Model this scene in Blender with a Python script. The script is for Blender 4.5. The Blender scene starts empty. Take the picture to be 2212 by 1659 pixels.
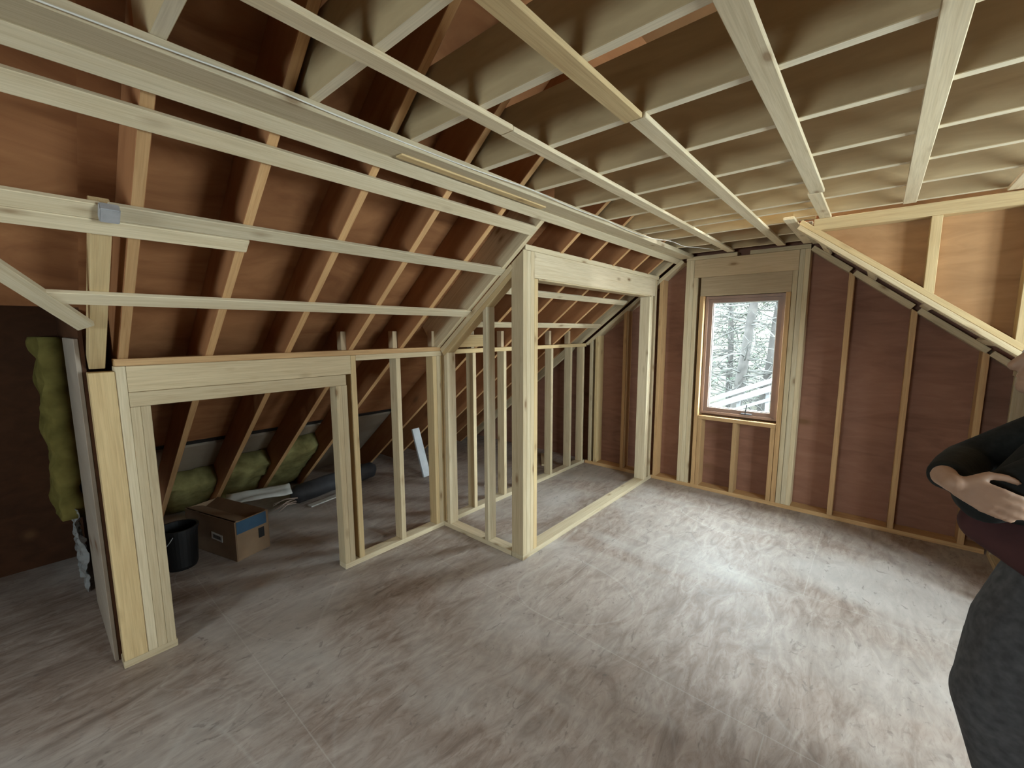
import bpy, bmesh, math, random
from mathutils import Vector, Matrix, noise
random.seed(7)
scn = bpy.context.scene
U = 1.07                                   # plan units -> metres

# ------------------------------------------------------------------ camera
H = 1.55 * U
yaw, pitch, roll, FPX = math.radians(40.74), math.radians(7.19), math.radians(.128), 912.0
fw = Vector((-math.sin(yaw)*math.cos(pitch), math.cos(yaw)*math.cos(pitch), -math.sin(pitch)))
rt = Vector((math.cos(yaw), math.sin(yaw), 0)); dn = fw.cross(rt)
r2 = rt*math.cos(roll)+dn*math.sin(roll); d2 = -rt*math.sin(roll)+dn*math.cos(roll)
cam = bpy.data.objects.new('camera', bpy.data.cameras.new('camera'))
M = Matrix((r2, -d2, -fw)).transposed().to_4x4(); M.translation = (0, 0, H)
cam.matrix_world = M
cam.data.sensor_width = 36; cam.data.lens = FPX/2212*36; cam.data.clip_start = .02
scn.collection.objects.link(cam); scn.camera = cam

# ------------------------------------------------------------------ daylight
w = bpy.data.worlds.new('overcast_sky'); scn.world = w; w.use_nodes = True
bg = w.node_tree.nodes['Background']
bg.inputs[0].default_value = (.86, .96, 1.0, 1); bg.inputs[1].default_value = 22.0
scn.view_settings.view_transform = 'Standard'; scn.view_settings.look = 'None'
scn.view_settings.gamma = 1; scn.view_settings.use_curve_mapping = False
scn.view_settings.exposure = 1.3
scn.cycles.max_bounces = 10; scn.cycles.diffuse_bounces = 8; scn.cycles.sample_clamp_indirect = 6
scn.cycles.use_denoising = True

def portal(name, loc, rot, sx, sy):
    l = bpy.data.lights.new(name, 'AREA'); l.shape = 'RECTANGLE'; l.size = sx; l.size_y = sy
    l.cycles.is_portal = True
    o = bpy.data.objects.new(name, l); o.location = loc; o.rotation_euler = rot
    scn.collection.objects.link(o)
# portals point into the room (area lights shine along local -Z)
WIN_R = (1.40, 2.50, .80, 2.00)            # dormer window on the right wall: y0 y1 z0 z1
WIN_B = (-1.4, -.6, 1.0, 1.9)              # window in the wall behind the camera: x0 x1 z0 z1
portal('sky_portal', (-.93*U, 4.50*U, 1.32*U), (math.radians(-90), 0, 0), .60*U, 1.05*U)
portal('sky_portal_dormer', (2.42*U, (WIN_R[0]+WIN_R[1])/2*U, (WIN_R[2]+WIN_R[3])/2*U), (0, math.radians(90), 0), (WIN_R[3]-WIN_R[2])*U, (WIN_R[1]-WIN_R[0])*U)
portal('sky_portal_back', ((WIN_B[0]+WIN_B[1])/2*U, -3.12*U, (WIN_B[2]+WIN_B[3])/2*U), (math.radians(90), 0, 0), (WIN_B[1]-WIN_B[0])*U, (WIN_B[3]-WIN_B[2])*U)

# ------------------------------------------------------------------ materials
def mat(name, rough=.8, spec=.2):
    m = bpy.data.materials.new(name); m.use_nodes = True
    nt = m.node_tree; b = nt.nodes['Principled BSDF']
    b.inputs['Roughness'].default_value = rough; b.inputs['Specular IOR Level'].default_value = spec
    return m, nt, b
def N(nt, t, **k):
    n = nt.nodes.new(t)
    for a, v in k.items():
        if a in ('inp',):
            for i, x in v.items(): n.inputs[i].default_value = x
        else: setattr(n, a, v)
    return n
def ramp(nt, fac, stops):
    r = nt.nodes.new('ShaderNodeValToRGB'); e = r.color_ramp.elements
    while len(e) < len(stops): e.new(.5)
    for i, (p, c) in enumerate(stops): e[i].position = p; e[i].color = (*c, 1) if len(c) == 3 else c
    nt.links.new(fac, r.inputs[0]); return r.outputs[0]
def mix(nt, fac, a, b, mode='MIX'):
    m = nt.nodes.new('ShaderNodeMix'); m.data_type = 'RGBA'; m.blend_type = mode
    for s, v in ((m.inputs[0], fac), (m.inputs[6], a), (m.inputs[7], b)):
        if isinstance(v, (int, float)): s.default_value = v
        elif isinstance(v, tuple): s.default_value = (*v, 1)
        else: nt.links.new(v, s)
    return m.outputs[2]
def mapped(nt, scale, rnd=True, coord='Object'):
    tc = N(nt, 'ShaderNodeTexCoord'); mp = N(nt, 'ShaderNodeMapping'); mp.inputs['Scale'].default_value = scale
    if rnd:
        oi = N(nt, 'ShaderNodeObjectInfo'); ml = N(nt, 'ShaderNodeVectorMath', operation='SCALE')
        cb = N(nt, 'ShaderNodeCombineXYZ'); nt.links.new(oi.outputs['Random'], cb.inputs[0]); nt.links.new(oi.outputs['Random'], cb.inputs[1]); nt.links.new(oi.outputs['Random'], cb.inputs[2])
        ml.inputs[3].default_value = 37.0; nt.links.new(cb.outputs[0], ml.inputs[0])
        ad = N(nt, 'ShaderNodeVectorMath', operation='ADD')
        nt.links.new(tc.outputs[coord], ad.inputs[0]); nt.links.new(ml.outputs[0], ad.inputs[1])
        nt.links.new(ad.outputs[0], mp.inputs[0])
    else: nt.links.new(tc.outputs[coord], mp.inputs[0])
    return mp.outputs[0]
def noise_tex(nt, vec, scale, detail=3, rough=.55, dist=0):
    n = N(nt, 'ShaderNodeTexNoise'); n.inputs['Scale'].default_value = scale; n.inputs['Detail'].default_value = detail
    n.inputs['Roughness'].default_value = rough; n.inputs['Distortion'].default_value = dist
    nt.links.new(vec, n.inputs['Vector']); return n.outputs[0]
def bump(nt, b, h, s, d=.002):
    bp = N(nt, 'ShaderNodeBump'); bp.inputs['Strength'].default_value = s; bp.inputs['Distance'].default_value = d
    nt.links.new(h, bp.inputs['Height']); nt.links.new(bp.outputs[0], b.inputs['Normal'])

def lumber(name, c0, c1, knot=(.22, .12, .05), knots=.5, var=.22):
    m, nt, b = mat(name, .72, .25)
    g = noise_tex(nt, mapped(nt, (1.2, 26, 26)), 2.2, 4, .6, .6)
    col = ramp(nt, g, [(.30, c1), (.62, c0)])
    fine = noise_tex(nt, mapped(nt, (4, 160, 160)), 1.5, 2)
    col = mix(nt, .22, col, ramp(nt, fine, [(.35, tuple(x*.6 for x in c1)), (.6, c0)]))
    # knots: sparse small voronoi spots
    v = N(nt, 'ShaderNodeTexVoronoi'); v.inputs['Scale'].default_value = 3.2
    nt.links.new(mapped(nt, (1.0, 2.6, 2.6)), v.inputs['Vector'])
    rk = ramp(nt, v.outputs['Distance'], [(.06, (1, 1, 1)), (.10, (.45, .45, .45)), (.19, (0, 0, 0))])
    mk = N(nt, 'ShaderNodeMath', operation='MULTIPLY'); nt.links.new(rk, mk.inputs[0]); mk.inputs[1].default_value = knots
    col = mix(nt, mk.outputs[0], col, knot)
    oi = N(nt, 'ShaderNodeObjectInfo')
    tone = ramp(nt, oi.outputs['Random'], [(0, (1-var,)*3), (.5, (1, .985, .95)), (1, (1, 1, 1))])
    col = mix(nt, 1.0, col, tone, 'MULTIPLY')
    nt.links.new(col, b.inputs['Base Color']); bump(nt, b, g, .15)
    return m
def plywood(name, c0, c1, grain=(1, 1, 1), knot=(.16, .08, .035), rough=.75):
    m, nt, b = mat(name, rough, .2)
    g = noise_tex(nt, mapped(nt, grain), 1.6, 5, .6, 1.2)
    col = ramp(nt, g, [(.3, c1), (.65, c0)])
    big = noise_tex(nt, mapped(nt, (.8, .8, .8)), 1.1, 2)
    col = mix(nt, .35, col, ramp(nt, big, [(.35, tuple(x*.72 for x in c1)), (.65, tuple(min(1, x*1.1) for x in c0))]))
    v = N(nt, 'ShaderNodeTexVoronoi'); v.inputs['Scale'].default_value = 2.4
    gm = max(grain); nt.links.new(mapped(nt, tuple(.55 if x < gm*.6 else 1.3 for x in grain)), v.inputs['Vector'])
    rk = ramp(nt, v.outputs['Distance'], [(.05, (.8, .8, .8)), (.09, (.35, .35, .35)), (.17, (0, 0, 0))])
    col = mix(nt, rk, col, knot)
    nt.links.new(col, b.inputs['Base Color']); bump(nt, b, g, .1)
    return m
def plain(name, c, rough=.7, spec=.3, metal=0, c2=None, scale=8):
    m, nt, b = mat(name, rough, spec); b.inputs['Metallic'].default_value = metal
    n = noise_tex(nt, mapped(nt, (1, 1, 1), False), scale, 3)
    nt.links.new(ramp(nt, n, [(.3, c2 or tuple(x*.8 for x in c)), (.7, c)]), b.inputs['Base Color'])
    return m

M_SPR = lumber('spruce_lumber', (.65, .535, .35), (.53, .41, .25), knots=.8)
M_SPR_Y = lumber('yellow_spruce_lumber', (.66, .50, .27), (.55, .39, .20))
M_STRAP = lumber('strapping_lumber', (.70, .60, .42), (.58, .47, .30), knots=.7)
M_RAFT = lumber('amber_rafter_lumber', (.46, .235, .10), (.34, .155, .06), knots=.4)
M_OLD = lumber('orange_stud_lumber', (.58, .37, .18), (.45, .26, .12), knots=.4)
M_JOIST = lumber('joist_lumber', (.60, .455, .29), (.50, .37, .22), knots=.8)
M_ROOFPLY = plywood('roof_plywood', (.42, .195, .082), (.20, .078, .031), (1.2, 3, 9))
M_WALLPLY = plywood('gable_plywood', (.30, .150, .098), (.20, .092, .058), (1.5, 1, 7))
M_CHEEKPLY = plywood('cheek_plywood', (.42, .235, .11), (.27, .14, .062), (1.5, 1, 6))
M_LOWPLY = plywood('grey_eave_board', (.36, .30, .23), (.28, .22, .16), (1, 2, 2), knot=(.2, .15, .1))
M_GREYPLY = plywood('grey_sheathing', (.36, .30, .24), (.28, .23, .18), (3, 1, 1))
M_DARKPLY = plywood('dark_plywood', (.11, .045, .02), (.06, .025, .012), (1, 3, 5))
M_BLACK = plain('black_plastic', (.012, .012, .013), .45, .4)
M_GREYROLL = plain('charcoal_wrap', (.05, .05, .055), .6, .3, c2=(.03, .03, .034))
M_WHITE = plain('white_sheet', (.62, .62, .58), .6, .3)
M_STEEL = plain('galvanised_steel', (.46, .46, .47), .5, .4, .3, scale=30)
M_INSUL = plain('yellow_fibreglass', (.36, .33, .14), .95, .05, c2=(.22, .20, .08), scale=14)
M_INSUL_SHADE = plain('shaded_fibreglass', (.24, .20, .06), .95, .05, c2=(.13, .11, .03), scale=9)  # same fibreglass, with the shade of the dim left corner put into its colour
M_KRAFT = plain('cardboard', (.27, .18, .11), .85, .1, c2=(.20, .13, .08), scale=4)
M_TAPE = plain('blue_print', (.04, .09, .15), .6, .2)
M_WIRE = plain('white_cable', (.75, .73, .66), .5, .3)
M_POLY = mat('clear_polythene', .15, .6)[0]; M_POLY.node_tree.nodes['Principled BSDF'].inputs['Transmission Weight'].default_value = .5; M_POLY.node_tree.nodes['Principled BSDF'].inputs['Base Color'].default_value = (.6, .62, .62, 1)

M_JFACE = plywood('joist_wide_face', (.47, .36, .205), (.34, .25, .135), (1.2, 1, 7), knot=(.16, .10, .06))  # wide joist faces, browner than the narrow edges
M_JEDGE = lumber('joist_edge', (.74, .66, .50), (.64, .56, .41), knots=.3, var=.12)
M_RFACE = plywood('rafter_wide_face', (.36, .165, .070), (.25, .105, .042), (1.2, 1, 7))  # wide rafter faces, darker than the narrow edges
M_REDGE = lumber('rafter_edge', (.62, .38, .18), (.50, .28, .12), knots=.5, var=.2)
# subfloor: dusty plywood sheets with seams
m, nt, b = mat('dusty_subfloor', .62, .35); M_FLOOR = m
g = noise_tex(nt, mapped(nt, (5.5, 1.6, 1), False), 2.0, 6, .62, 1.6)
col = ramp(nt, g, [(.30, (.19, .140, .112)), (.50, (.32, .255, .215)), (.72, (.44, .375, .33))])
wv = noise_tex(nt, mapped(nt, (16, 5.0, 1), False), 1.3, 4, .7, 2.6)
col = mix(nt, ramp(nt, wv, [(.50, (0, 0, 0)), (.68, (.6, .6, .6))]), col, (.20, .145, .115))
dust = noise_tex(nt, mapped(nt, (.55, .75, 1), False), 1.5, 4, .55, .8)
col = mix(nt, ramp(nt, dust, [(.42, (0, 0, 0)), (.66, (.6, .6, .6))]), col, (.52, .50, .47))
v = N(nt, 'ShaderNodeTexVoronoi'); v.inputs['Scale'].default_value = 2.3; nt.links.new(mapped(nt, (1.6, .9, 1), False), v.inputs['Vector'])
col = mix(nt, ramp(nt, v.outputs['Distance'], [(.02, (.55, .55, .55)), (.06, (0, 0, 0))]), col, (.14, .12, .11))
br = N(nt, 'ShaderNodeTexBrick'); br.offset = .5
br.inputs['Scale'].default_value = 1; br.inputs['Mortar Size'].default_value = .0035; br.inputs['Mortar Smooth'].default_value = .6
br.inputs['Brick Width'].default_value = 2.44; br.inputs['Row Height'].default_value = 1.22
br.inputs['Color1'].default_value = (0, 0, 0, 1); br.inputs['Color2'].default_value = (0, 0, 0, 1); br.inputs['Mortar'].default_value = (1, 1, 1, 1)
nt.links.new(mapped(nt, (1, 1, 1), False), br.inputs['Vector'])
col = mix(nt, ramp(nt, br.outputs['Color'], [(0, (0, 0, 0)), (1, (.22, .22, .22))]), col, (.62, .60, .56))
sc = noise_tex(nt, mapped(nt, (.5, .8, 1), False), 1.1, 1, .3, .4)
col = mix(nt, ramp(nt, sc, [(.560, (0, 0, 0)), (.5625, (.16, .16, .16)), (.565, (0, 0, 0))]), col, (.66, .65, .62))
sc2 = noise_tex(nt, mapped(nt, (.9, .35, 1), False), 1.3, 1, .3, .2)
col = mix(nt, ramp(nt, sc2, [(.470, (0, 0, 0)), (.472, (.14, .14, .14)), (.474, (0, 0, 0))]), col, (.66, .65, .62))
dk = noise_tex(nt, mapped(nt, (9, 4.5, 1), False), 2.2, 3, .6, 1.2)
col = mix(nt, ramp(nt, dk, [(.62, (0, 0, 0)), (.70, (.55, .55, .55))]), col, (.15, .125, .11))
nt.links.new(col, b.inputs['Base Color']); bump(nt, b, wv, .25, .003)
M_FLOOR.node_tree.nodes['Principled BSDF'].inputs['Roughness'].default_value = .55

# ------------------------------------------------------------------ builders
def put(o):
    scn.collection.objects.link(o); return o
def tag(o, label=None, cat=None, group=None, kind=None):
    if label: o['label'] = label
    if cat: o['category'] = cat
    if group: o['group'] = group
    if kind: o['kind'] = kind
    return o
def empty(name, loc):
    o = bpy.data.objects.new(name, None); o.location = loc; o.empty_display_size = .1; return put(o)
def obj_from_bm(name, bm, m, parent=None, smooth=False):
    me = bpy.data.meshes.new(name); bm.normal_update(); bm.to_mesh(me); bm.free()
    ms = m if isinstance(m, (list, tuple)) else [m]
    for x in ms: me.materials.append(x)
    if smooth:
        for p in me.polygons: p.use_smooth = True
    o = bpy.data.objects.new(name, me); put(o)
    if parent: o.parent = parent; o.matrix_parent_inverse = parent.matrix_world.inverted() if False else Matrix()
    return o

TH = math.radians(38)
ORG = Vector((-1.47, 0, 2.235))
WORLD = (Vector((0, 0, 0)), Vector((1, 0, 0)), Vector((0, 1, 0)), Vector((0, 0, 1)))
# frames: (origin, a, b, c) -> local extents along a, b, c
SL = (ORG, Vector((-math.cos(TH), 0, -math.sin(TH))), Vector((0, 1, 0)), Vector((-math.sin(TH), 0, math.cos(TH))))
SR = (Vector((-.456, 0, 2.235)), Vector((math.cos(TH), 0, -math.sin(TH))), Vector((0, 1, 0)), Vector((math.sin(TH), 0, math.cos(TH))))
def zl(x): return 2.235 - (-1.47 - x)*math.tan(TH)      # underside of left slope
def zr(x): return 2.235 - (x + .456)*math.tan(TH)       # underside of right slope

def board(name, F, a, b, c, m, label=None, cat='board', group=None, kind=None, parent=None, cut=None, zmin=None, bev=.0022, wob=0):
    """a rectangular board with slightly eased edges; local X runs along its length"""
    og, A, B, Cc = F
    ext = [a, b, c]; ax = [A, B, Cc]
    L = [abs(e[1]-e[0]) for e in ext]
    i = L.index(max(L)); order = [i] + [k for k in range(3) if k != i]
    X, Y = ax[order[0]], ax[order[1]]; Z = X.cross(Y)
    mid = og + sum((ax[k]*((ext[k][0]+ext[k][1])/2) for k in range(3)), Vector())
    ctr = mid*U
    R = Matrix((X, Y, Z)).transposed().to_4x4(); R.translation = ctr
    Ri = R.inverted()
    bm = bmesh.new(); vs = []
    for ia in (0, 1):
        for ib in (0, 1):
            for ic in (0, 1):
                P = og + A*ext[0][ia] + B*ext[1][ib] + Cc*ext[2][ic]
                if cut and ic == 1 and F is WORLD: P.z = cut(P.x)
                if zmin is not None and P.z < zmin: P = P - A*((P.z-zmin)/A.z)
                vs.append(bm.verts.new(Ri @ (P*U)))
    q = lambda *k: bm.faces.new([vs[j] for j in k])
    q(0, 1, 3, 2); q(4, 6, 7, 5); q(0, 4, 5, 1); q(2, 3, 7, 6); q(0, 2, 6, 4); q(1, 5, 7, 3)
    bmesh.ops.recalc_face_normals(bm, faces=bm.faces)
    n = int(max(L)/.25)
    if bev: bmesh.ops.bevel(bm, geom=list(bm.edges), offset=bev, segments=1, affect='EDGES')
    if isinstance(m, tuple):               # (wide faces, narrow edges): edges face along the frame's third axis
        cl = R.to_3x3().inverted() @ Cc
        bm.normal_update()
        for f in bm.faces:
            if abs(f.normal.dot(cl)) > .85: f.material_index = 1
    o = obj_from_bm(name, bm, m); o.matrix_world = R
    if parent:
        o.parent = parent; o.matrix_parent_inverse = Matrix.Translation(-parent.location)
    tag(o, label, cat if (label and not parent and kind != 'structure') else None, group, kind)
    return o
T2 = .0355                                   # 38 mm lumber thickness in plan units
W4 = .083; W6 = .131
ORD = ['first', 'second', 'third', 'fourth', 'fifth', 'sixth', 'seventh', 'eighth', 'ninth', 'tenth', 'eleventh', 'twelfth']

# ------------------------------------------------------------------ structure shell
YG = 4.228; YS = YG + W6                     # gable: inner stud face / sheathing
SO = .018; SD = .22                          # strapping thickness, rafter depth
board('floor', WORLD, (-5.2, 2.5), (-3.2, YS+.02), (-.03, 0), M_FLOOR, kind='structure', bev=0)
def poly_wall(name, pts, y0, y1, m, axis='y', kind='structure'):
    """prism through a polygon given in (x,z), extruded y0..y1 (or (y,z) extruded in x)"""
    bm = bmesh.new()
    mk = (lambda p, t: Vector((p[0], t, p[1]))*U) if axis == 'y' else (lambda p, t: Vector((t, p[0], p[1]))*U)
    f0 = [bm.verts.new(mk(p, y0)) for p in pts]; f1 = [bm.verts.new(mk(p, y1)) for p in pts]
    bm.faces.new(f0); bm.faces.new(list(reversed(f1)))
    n = len(pts)
    for i in range(n): bm.faces.new((f0[i], f1[i], f1[(i+1) % n], f0[(i+1) % n]))
    bmesh.ops.recalc_face_normals(bm, faces=bm.faces)
    return tag(obj_from_bm(name, bm, m), kind=kind)
def zroof(x, side):                          # underside of the roof sheathing
    k = (SO+SD)/math.cos(TH)
    return (zl(x) if side < 0 else zr(x)) + k
# gable sheathing, four pieces round the window opening
WX0, WX1, WZ0, WZ1 = -1.262, -.612, .752, 1.865
bm = bmesh.new()
def add_prism(bm, pts, y0, y1):
    f0 = [bm.verts.new(Vector((p[0], y0, p[1]))*U) for p in pts]; f1 = [bm.verts.new(Vector((p[0], y1, p[1]))*U) for p in pts]
    bm.faces.new(f0); bm.faces.new(list(reversed(f1))); n = len(pts)
    for i in range(n): bm.faces.new((f0[i], f1[i], f1[(i+1) % n], f0[(i+1) % n]))
xr = -.963
add_prism(bm, [(-4.75, -.0), (WX0, 0), (WX0, zroof(WX0, -1)), (-4.75, 0.01)], YS, YS+.02)
add_prism(bm, [(WX0, 0), (WX1, 0), (WX1, WZ0), (WX0, WZ0)], YS, YS+.02)
add_prism(bm, [(WX0, WZ1), (WX1, WZ1), (WX1, zroof(WX1, 1)), (xr, zroof(xr, 1)), (WX0, zroof(WX0, -1))], YS, YS+.02)
add_prism(bm, [(WX1, 0), (2.3, 0), (2.8, .01), (WX1, zroof(WX1, 1))], YS, YS+.02)
bmesh.ops.recalc_face_normals(bm, faces=bm.faces)
tag(obj_from_bm('wall_gable', bm, M_WALLPLY), kind='structure')
# roof sheathing, left slope: ridge to below the black gap, then the grey eave boards
sr = -(.963-.456)/math.cos(TH)*1.0
s_ridge = -(-.963+1.47)/math.cos(TH)-.26
board('ceiling_slope_left', SL, (s_ridge, 2.71), (.18, YS+.2), (SO+SD, SO+SD+.02), M_ROOFPLY, kind='structure', bev=0)
board('ceiling_slope_left', SL, (s_ridge, 1.25), (-3.2, .18), (SO+SD, SO+SD+.02), M_ROOFPLY, kind='structure', bev=0)
board('ceiling_slope_left', SL, (2.815, 4.3), (.18, YS+.2), (SO+SD+.002, SO+SD+.022), M_LOWPLY, kind='structure', zmin=-.02, bev=0)
board('ceiling_slope_left', SL, (2.50, 3.05), (.18, YS+.2), (SO+SD+.0225, SO+SD+.03), M_BLACK, kind='structure', bev=0)
board('ceiling_slope_right', SR, (s_ridge, 3.6), (3.45, YS+.2), (SO+SD, SO+SD+.02), M_ROOFPLY, kind='structure', zmin=-.02, bev=0)
# the dormer roof to the right of the ridge
DR = (Vector((-.963, 0, zroof(-.963, 1))), Vector((math.cos(.08), 0, -math.sin(.08))), Vector((0, 1, 0)), Vector((math.sin(.08), 0, math.cos(.08))))
board('ceiling_dormer_right', DR, (-.05, 3.5), (-3.2, 3.38), (-.0, .02), M_CHEEKPLY, kind='structure', bev=0)
# wall behind the camera with a window, right dormer wall with a window
def wall_with_hole(name, lo, hi, zt, hole, at, axis, m):
    bm = bmesh.new(); a0, a1, z0, z1 = hole
    rects = [(lo, a0, 0, zt), (a1, hi, 0, zt), (a0, a1, 0, z0), (a0, a1, z1, zt)]
    for (p, q_, r, s) in rects:
        c = [(p, r), (q_, r), (q_, s), (p, s)]
        for k in (0, 1): pass
        mk = (lambda p_, t: Vector((p_[0], t, p_[1]))*U) if axis == 'y' else (lambda p_, t: Vector((t, p_[0], p_[1]))*U)
        f0 = [bm.verts.new(mk(x, at)) for x in c]; f1 = [bm.verts.new(mk(x, at+.1)) for x in c]
        bm.faces.new(f0); bm.faces.new(list(reversed(f1)))
        for i in range(4): bm.faces.new((f0[i], f1[i], f1[(i+1) % 4], f0[(i+1) % 4]))
    bmesh.ops.recalc_face_normals(bm, faces=bm.faces)
    return tag(obj_from_bm(name, bm, m), kind='structure')
wall_with_hole('wall_back', -4.3, 2.5, 2.95, WIN_B, -3.1, 'y', M_CHEEKPLY)
wall_with_hole('wall_right', -3.1, 3.42, 2.75, WIN_R, 2.3, 'x', M_CHEEKPLY)
# left dormer: end wall and ceiling
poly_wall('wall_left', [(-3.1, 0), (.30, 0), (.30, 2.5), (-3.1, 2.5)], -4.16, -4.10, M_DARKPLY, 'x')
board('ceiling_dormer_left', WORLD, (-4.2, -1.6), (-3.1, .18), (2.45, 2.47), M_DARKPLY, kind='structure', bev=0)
# wall beyond the right knee wall
poly_wall('wall_eave_right', [(3.42, 0), (YS, 0), (YS, 1.3), (3.42, 1.3)], .80, .82, M_WALLPLY, 'x')
# right dormer cheek sheathing (plane y=3.33)
YC = 3.33
poly_wall('wall_cheek_right', [(-.33, 3.0), (2.35, 2.9), (2.35, 0), (.80, 0), (.80, zr(.80)), (-.33, zr(-.33))], YC+.083, YC+.10, M_CHEEKPLY)

# ------------------------------------------------------------------ ceiling joists
JY = [.29, .667, 1.04, 1.42, 1.80, 2.185, 2.55, 2.925, 3.10, 3.40, 3.80, 4.14]
JL = ['nearest the camera, cut off by the top edge of the photo']
for i, y in enumerate(JY):
    k = len(JY)-1-i
    lab = ('flat ceiling joist of brown lumber, %s counted from the window gable' % ORD[k]) if k else 'flat ceiling joist of brown lumber, closest to the window gable'
    xe = 2.28 if y < 3.3 else -.36
    if y == 3.10: xe = -.30
    board('ceiling_joist', WORLD, (-1.53, xe), (y-T2/2, y+T2/2), (2.258, 2.258+.205), (M_JFACE, M_JEDGE), lab, 'joist', 'ceiling joists')
    # short trimmer beside the stair of joists
board('ceiling_joist', WORLD, (-.47, 2.28), (3.288, 3.288+T2), (2.258, 2.258+.205), (M_JFACE, M_JEDGE), 'ceiling joist along the top of the right cheek wall, starting beside the corner nailer', 'joist', 'ceiling joists')

# ------------------------------------------------------------------ rafters, left slope
RY = [y-.0533 for y in (.667, 1.04, 1.42, 1.80)] + [2.50, 2.88, 3.255, 3.63, 3.95]
sF = 3.63
rl = ['amber left-slope rafter, %s counted from the near corner post' % ORD[i+1] for i in range(4)] + \
     ['amber left-slope rafter over the closet, %s counted from the closet side wall' % ORD[i] for i in range(5)]
for y, lab in zip(RY, rl):
    board('rafter', SL, (-.60, sF+.9), (y-T2/2, y+T2/2), (SO, SO+SD), (M_RFACE, M_REDGE), lab, 'rafter', 'left slope rafters', zmin=.0)
board('rafter', SL, (-.60, sF+.9), (.275, .275+T2), (SO, SO+SD), (M_RFACE, M_REDGE), 'amber left-slope rafter beside the pale rafter above the near corner post', 'rafter', 'left slope rafters', zmin=.0)
board('rafter', SL, (.53, 1.40), (.185, .185+.052), (SO, SO+.075), M_SPR_Y, 'pale rafter standing above the near corner post, next to the diagonal board', 'rafter', zmin=.0)
board('rafter', SL, (.03, 1.36), (2.052, 2.052+T2), (SO-.012, SO+SD), M_SPR, 'pale grey rafter running up beside the closet side wall', 'rafter', zmin=.0)
board('rafter', SL, (.03, sF+.9), (4.172, 4.172+T2), (SO, SO+SD), M_SPR, 'pale rafter against the gable at the far end of the closet', 'rafter', zmin=.0)
# right slope rafters between cheek and gable
for i, y in enumerate((3.47, 3.85)):
    board('rafter', SR, (-.5, 1.45), (y, y+T2), (SO, SO+SD), (M_RFACE, M_REDGE), 'rafter over the right slope soffit, %s' % ('nearer the cheek wall' if i == 0 else 'nearer the gable'), 'rafter', 'right slope rafters')
board('rafter', SR, (.0, 1.45), (4.125, 4.125+T2), (SO, SO+SD), M_SPR, 'pale rafter of the right slope laid against the gable wall', 'rafter')

# ------------------------------------------------------------------ strapping on the flat ceiling
def strap(x, y0, y1, lab, w=.059, m=M_STRAP, t=.0175, ang=0):
    return board('ceiling_strap', WORLD, (x-w/2, x+w/2), (y0, y1), (2.2405, 2.2405+t), m, lab, 'strapping', 'ceiling strapping')
strap(-1.045, -.6, 1.19, 'pale ceiling strapping board nearest the ceiling beam, near length up to the knotty butt joint')
strap(-1.048, 1.194, 4.20, 'pale ceiling strapping board nearest the ceiling beam, far length ending over the window header')
strap(-.672, -.6, 1.40, 'yellowish ceiling strapping board, second from the ceiling beam, near length', m=M_SPR_Y, w=.062)
strap(-.660, 1.404, 4.17, 'white-lit ceiling strapping board, second from the ceiling beam, far length')
strap(-.292, -.6, 2.72, 'broad ceiling strapping board, third from the ceiling beam, near length', w=.062)
strap(-.305, 2.724, 3.36, 'short white-lit ceiling strapping piece ending at the corner of the right cheek wall', w=.058)
strap(.074, -.6, 3.27, 'pale ceiling strapping board, fourth from the ceiling beam, ending on the cheek wall plate', w=.056)
strap(.46, -.6, 3.30, 'pale ceiling strapping board at the far right, cut off by the right edge', w=.056)
strap(-.485, 3.24, 4.20, 'short white-lit corner nailer on the ceiling above the right side of the window', w=.06)
board('corner_nailer', WORLD, (-.452, -.378), (3.43, 4.21), (2.232, 2.252), M_STRAP, 'broad pale nailer board at the ceiling corner beside the short strapping piece', 'board')

# ceiling beam: flat board plus the sloped board of the ceiling corner
board('ceiling_beam', WORLD, (-1.502, -1.377), (-.6, YG), (2.224, 2.258), M_STRAP, 'long flat board forming the ceiling corner above the knee wall side', 'beam')
board('slope_corner_board', SL, (.026, .080), (-.6, YG), (-.002, SO-.001), M_STRAP, 'long pale board on the top edge of the left slope, under the flat corner board', 'board')
board('patch_strip', WORLD, (-1.470, -1.430), (1.02, 1.95), (2.216, 2.2235), M_SPR_Y, 'thin orange strip let into the underside of the flat ceiling corner board', 'strip')

# ------------------------------------------------------------------ purlin strapping on the left slope
def purlin(s0, s1, y0, y1, lab, m=M_STRAP, c=(0, SO-.0005)):
    return board('slope_strap', SL, (s0, s1), (y0, y1), c, m, lab, 'strapping', 'strapping across the left slope')
purlin(.134, .196, -.6, 2.07, 'upper sloped-ceiling strapping board, the first below the ceiling corner board')
purlin(.478, .538, .222, 2.12, 'middle sloped-ceiling strapping board running from the grey box to the closet side wall')
purlin(.483, .542, -.6, .205, 'short left end of the middle sloped-ceiling strapping, left of the grey box')
purlin(.543, .603, -.6, .628, 'lower doubled strapping piece fixed below the middle strapping, ending at a free end', c=(-.002, SO-.0005))
purlin(.895, .955, .075, 2.13, 'lowest sloped-ceiling strapping board, starting on the diagonal board')
purlin(.640, .696, 2.13, 4.12, 'upper strapping board inside the closet slope')
purlin(1.02, 1.072, 2.13, 4.12, 'lower strapping board inside the closet slope')
board('blocking', SL, (1.20, 1.325), (2.17, 2.56), (0, .03), M_SPR_Y, 'short wide yellow block above the closet back plate, left end', 'blocking')
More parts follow.
